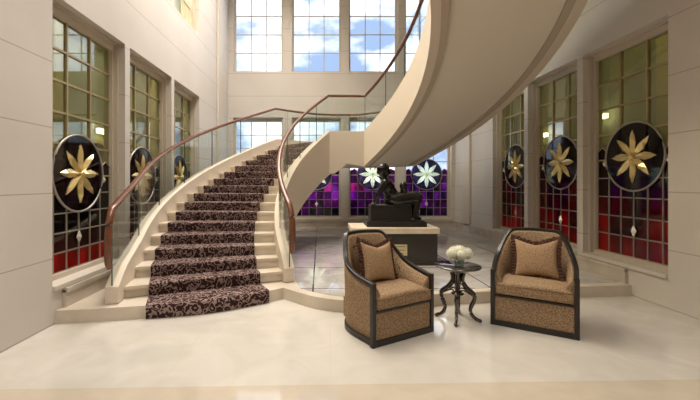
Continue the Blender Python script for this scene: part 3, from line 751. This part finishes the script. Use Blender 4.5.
# ------------------------------------------------------------------ armchairs
def armchair(loc, rz, label):
    root = empty('armchair', loc, rz, label, 'armchair', 'pair of spotted tan armchairs')
    half = [(.365, .02, .56), (.372, .14, .578), (.378, .27, .605), (.372, .39, .650), (.350, .485, .725), (.306, .565, .835), (.258, .625, .915), (.21, .662, .934), (.11, .692, .938), (0, .70, .940)]
    full = half+[(-x, y, z) for x, y, z in half[-2::-1]]
    sm_ = catmull(full, 5)
    def nrm(i, P):
        a = P[max(i-1, 0)]; b = P[min(i+1, len(P)-1)]; t = Vector((b[0]-a[0], b[1]-a[1])).normalized(); return (t.y, -t.x)
    # outer shell (fabric): flares slightly upwards
    out_, inn = MB(), MB(); ro, ri = [], []
    for i, (x, y, z) in enumerate(sm_):
        nx, ny = nrm(i, sm_); zt = z-.02
        ro.append([(x-nx*.005*0-nx*(.018)*(1-k/6), y-ny*.018*(1-k/6), .04+(zt-.04)*k/6) for k in range(7)]+[(x-nx*.045, y-ny*.045, zt-.004), (x-nx*.05, y-ny*.05, .05)])
        h = (zt-.40)
        ri.append([(x-nx*.04, y-ny*.04, zt)]+[(x-nx*(.055+.028*sin(pi*k/5)+.02*(1-k/5)), y-ny*(.055+.028*sin(pi*k/5)+.02*(1-k/5)), .38+h*k/5) for k in range(5, -1, -1)]+[(x-nx*.04, y-ny*.04, .38)])
    out_.rings(ro, sm=True); out_.build('outer_shell', M['fabric'], root)
    inn.rings(ri, sm=True); bk = inn.build('backrest', M['fabric'], root)
    # wooden top rail
    rail = MB(); rs = []
    for i, (x, y, z) in enumerate(sm_):
        nx, ny = nrm(i, sm_)
        rs.append([(x+nx*.010, y+ny*.010, z-.028), (x-nx*.034, y-ny*.034, z-.028), (x-nx*.034, y-ny*.034, z+.012), (x+nx*.010, y+ny*.010, z+.012)])
    rail.rings(rs, sm=False); rail.build('arm_rail', M['ebony'], root, bevel=.006)
    for s in (-1, 1):
        p = MB(); p.box(s*.38-(.042 if s > 0 else 0), s*.38+(.042 if s < 0 else 0), -.006, .04, 0, .572); p.build('front_post', M['ebony'], root, bevel=.005)
    b = MB(); rs = []
    for i, (x, y, z) in enumerate(sm_):
        nx, ny = nrm(i, sm_); o_ = .012
        rs.append([(x-nx*(.006), y-ny*.006, 0), (x-nx*.05, y-ny*.05, 0), (x-nx*.05, y-ny*.05, .055), (x-nx*.006, y-ny*.006, .055)])
    b.rings(rs, sm=False); b.box(-.34, .34, -.004, .04, 0, .055); b.build('bottom_rail', M['ebony'], root, bevel=.004)
    s = MB(); s.box(-.342, .342, .012, .05, .05, .31); s.box(-.30, .30, .05, .58, .1, .30); s.build('front_panel', M['fabric'], root)
    b = MB(); b.box(-.342, .342, .002, .03, .297, .315); b.build('seat_rail', M['ebony'], root)
    # seat cushion, softly domed
    c = MB(); n = 14; rs = []
    def half_w(v): return .325 if v < .5 else .325-.09*((v-.5)/.5)**2
    for j in range(n+1):
        v = j/n; y = -.012+.60*v; hw = half_w(v); top = .435+.022*sin(pi*min(1, v*.9+.1)); row = []
        e = .012 if j in (0, n) else 0
        prof = [(-1, .330), (-1.02, .36), (-1.02, .40), (-.985, top-.012), (-.93, top)]
        pr = prof+[(q, top+.012*(1-q*q)) for q in (-.6, -.3, 0, .3, .6)]+[(-a, z) for a, z in prof[::-1]]
        for a, z in pr: row.append((a*hw*(1-e), y, z if z < top-.02 or not e else z-e))
        rs.append(row)
    c.rings(rs, sm=True); c.build('seat_cushion', M['fabric'], root, bevel=.0)
    w = MB(); w.tube([(-.33, -.016, .345), (0, -.020, .345), (.33, -.016, .345)], .005, 6); w.tube([(-.325, -.014, .425), (0, -.018, .432), (.325, -.014, .425)], .005, 6)
    w.build('piping', M['fabric'], root)
    for zz, xs in ((.80, (-.16, 0, .16)), (.66, (-.22, -.08, .08, .22))):
        for x in xs:
            bb = MB(); yb = .607-.9*x*x-(.012 if zz < .7 else 0); bb.ball((x, yb, zz), .017, 10, 6, sc=(1, .55, 1)); bb.build('button', M['button'], bk)
    for sx in (-1, 1):
        bb = MB(); bb.ball((sx*.292, .40, .56), .012, 10, 6, sc=(.55, 1, 1)); bb.build('button', M['button'], bk)
    return root
LC = ((.79, 3.41), atan2(.39, .67)); 
cl = armchair((.79, 3.42, 0), R(30), 'spotted tan tub armchair with dark wood frame, nearer the staircase')
cr = armchair((2.09, 3.60, 0), R(-32), 'spotted tan tub armchair with dark wood frame, nearer the red stained windows')

def pillow(chair, loc, tilt, yaw, roll, label):
    root = empty('throw_pillow', (0, 0, 0), 0, label, 'pillow', 'fringed pillows on the armchairs')
    base = Matrix.Translation(chair.location) @ Matrix.Rotation(chair.rotation_euler.z, 4, 'Z')
    root.matrix_world = base @ Matrix.Translation(loc) @ Matrix.Rotation(yaw, 4, 'Z') @ Matrix.Rotation(tilt, 4, 'X') @ Matrix.Rotation(roll, 4, 'Y')
    n = 18; H = .215
    def outl(u, v):    # u, v in -1..1; the middle of each side is pulled in
        x = u*H*(1-.13*(1-v*v)*u*u); z = v*H*(1-.15*(1-u*u)*v*v)
        if v > 0: z -= .05*(1-abs(u))*v*v
        return x, z
    mb = MB(); g = {}
    for sd in (-1, 1):
        for i in range(n+1):
            for j in range(n+1):
                u, v = -1+2*i/n, -1+2*j/n; x, z = outl(u, v)
                e = max(0, (1-u*u)*(1-v*v)); y = sd*.078*e**.42
                y += sd*(-.006*abs(sin(5*u+3*v))*e)
                if i in (0, n) or j in (0, n):
                    if sd == 1: continue
                    y = 0
                g[(sd, i, j)] = len(mb.v); mb.v.append((x, y, z))
    def G(sd, i, j): return g[(sd, i, j)] if (sd, i, j) in g else g[(-1, i, j)]
    for sd in (-1, 1):
        for i in range(n):
            for j in range(n): mb.face((G(sd, i, j), G(sd, i+1, j), G(sd, i+1, j+1), G(sd, i, j+1)), 0, True)
    mb.build('pillow_cover', M['pillow'], root)
    # ruffled fringe round three sides and the foot
    per = []
    m_ = 26
    for (ua, va, ub, vb) in ((-1, -1, -1, 1), (-1, 1, 1, 1), (1, 1, 1, -1), (1, -1, -1, -1)):
        for k_ in range(m_):
            s_ = k_/m_; per.append(outl(ua+(ub-ua)*s_, va+(vb-va)*s_))
    fb = MB(); K = len(per); rs = []
    for i, (x, z) in enumerate(per):
        a = per[i-1]; b = per[(i+1) % K]; t = Vector((b[0]-a[0], b[1]-a[1])).normalized(); nx, nz = -t.y, t.x
        wv = .009*(1 if i % 2 else -1); ln = .030+.006*((i*7) % 3)
        rs.append([(x-nx*.006, -.007, z-nz*.006), (x+nx*ln, wv-.006, z+nz*ln), (x+nx*ln, wv+.006, z+nz*ln), (x-nx*.006, .007, z-nz*.006)])
    fb.rings(rs, loop=True, sm=False); fb.build('fringe', M['fringe'], root)
    return root
pillow(cl, (.0, .40, .660), R(-17), R(4), R(5), 'square tan pillow with brown fringe resting in the chair nearer the staircase')
pillow(cr, (.02, .40, .660), R(-17), R(-4), R(-3), 'square tan pillow with brown fringe resting in the chair nearer the red windows')

# ------------------------------------------------------------------ side table with flowers
TX, TY, TZ = 1.475, 3.93, .585
tb = empty('side_table', (TX, TY, 0), R(20), 'small round dark wood pedestal table with four curved legs between the armchairs', 'table')
mb = MB(); mb.lathe([(.02, .560), (.215, .560), (.232, .565), (.24, .572), (.24, .579), (.234, TZ), (.02, TZ)], n=48); mb.build('tabletop', M['tabletop'], tb)
mb = MB(); mb.lathe([(.02, .535), (.15, .535), (.165, .545), (.17, .560), (.02, .560)], n=32); mb.build('apron', M['table'], tb)
prof = [(.075, .545), (.060, .50), (.048, .45), (.055, .40), (.095, .345), (.150, .300), (.168, .26), (.158, .21), (.135, .155), (.128, .11), (.145, .065), (.180, .035), (.215, .022)]
for k_ in range(4):
    a = R(45+90*k_); pr = catmull(prof, 4); K = len(pr)
    mb = MB(); mb.tube([(r*cos(a), r*sin(a), z) for r, z in pr], [.026-.009*i/K for i in range(K)], 8, sx=.85, sy=1.1)
    lg = mb.build('leg', M['table'], tb)
    fb = MB(); fb.ball((.222*cos(a), .222*sin(a), .019), .019, 10, 8); fb.build('foot', M['table'], lg)
mb = MB()
for k_ in range(4):
    a, b = R(45+90*k_), R(135+90*k_)
    A_ = Vector((.155*cos(a), .155*sin(a), .272)); B_ = Vector((.155*cos(b), .155*sin(b), .272)); Mi = (A_+B_)/2*.55; Mi.z = .285
    mb.tube(catmull([A_, Mi*1.15+A_*.0, B_], 6), .0085, 6)
mb.lathe([(.01, .268), (.06, .270), (.068, .280), (.06, .290), (.01, .292)], n=20)
mb.build('stretcher', M['table'], tb)
mb = MB(); mb.lathe([(.012, .27), (.02, .30), (.03, .36), (.038, .42), (.03, .47), (.045, .51), (.07, .535), (.01, .536)], n=20); mb.build('column', M['table'], tb)

vx, vy = TX+.015, TY-.01
vz = TZ+.001
vs_ = empty('vase', (vx, vy, vz), 0, 'short clear glass vase of white hydrangeas on the round table', 'vase')
mb = MB(); mb.lathe([(.0, 0.0), (.045, 0), (.050, .01), (.052, .075), (.049, .075), (.046, .012), (.0, .01)], n=28); mb.build('vase_body', M['vase'], vs_)
hy = [('leftmost white hydrangea head leaning out of the glass vase', -.078, .0, .110, .058), ('rightmost white hydrangea head leaning out of the glass vase', .082, .005, .112, .060), ('upper middle white hydrangea head highest in the glass vase', .012, .02, .135, .060),
      ('front middle white hydrangea head lowest over the vase rim', .005, -.055, .108, .050), ('rear white hydrangea head half hidden behind the others in the vase', -.035, .06, .125, .052)]
for lb, dx, dy, dz, r in hy:
    hroot = empty('white_hydrangea', (vx, vy, vz+.013), 0, lb, 'flower', 'white hydrangeas in the glass vase')
    c = Vector((dx, dy, dz)); mb = MB(); mb.ball(c, r*.8, 12, 9)
    for q in range(85):
        zz = 1-2*(q+.5)/85; ph = q*2.39996; rr = sqrt(1-zz*zz); d = Vector((rr*cos(ph), rr*sin(ph), zz)); p = c+d*r*random.uniform(.92, 1.06)
        u = d.cross(Vector((.3, .5, .81))).normalized(); w = d.cross(u); s_ = .011
        for e in range(4):
            g1 = u*cos(pi/2*e)+w*sin(pi/2*e); g2 = u*cos(pi/2*e+pi/2)+w*sin(pi/2*e+pi/2)
            mb.add([p, p+g1*s_*.75+d*.003, p+(g1+g2)*s_*.85+d*.001, p+g2*s_*.75+d*.003], [(0, 1, 2, 3)])
    mb.build('flower_head', M['floret'], hroot)
    st_ = MB(); st_.tube([(dx*.12, dy*.12, .0), (dx*.3, dy*.3, .05), (dx*.8, dy*.8, dz-.02)], .0028, 6); st_.build('stem', M['leaf'], hroot)
    for s_ in (-1, 1):
        lf = MB(); a = atan2(dy, dx)+s_*.7; rr = .045+abs(dx)*.2; base_ = Vector((dx*.4, dy*.4, .066)); dr = Vector((cos(a), sin(a), .18)); sd_ = Vector((-sin(a), cos(a), 0))
        pts = [(0, .002), (.3, .014), (.6, .016), (.85, .009), (1, .001)]
        lf.rings([[base_+dr*rr*t-sd_*w_+Vector((0, 0, .004)), base_+dr*rr*t, base_+dr*rr*t+sd_*w_+Vector((0, 0, .004))] for t, w_ in pts], closed=False, caps=False)
        lf.build('leaf', M['leaf'], hroot)
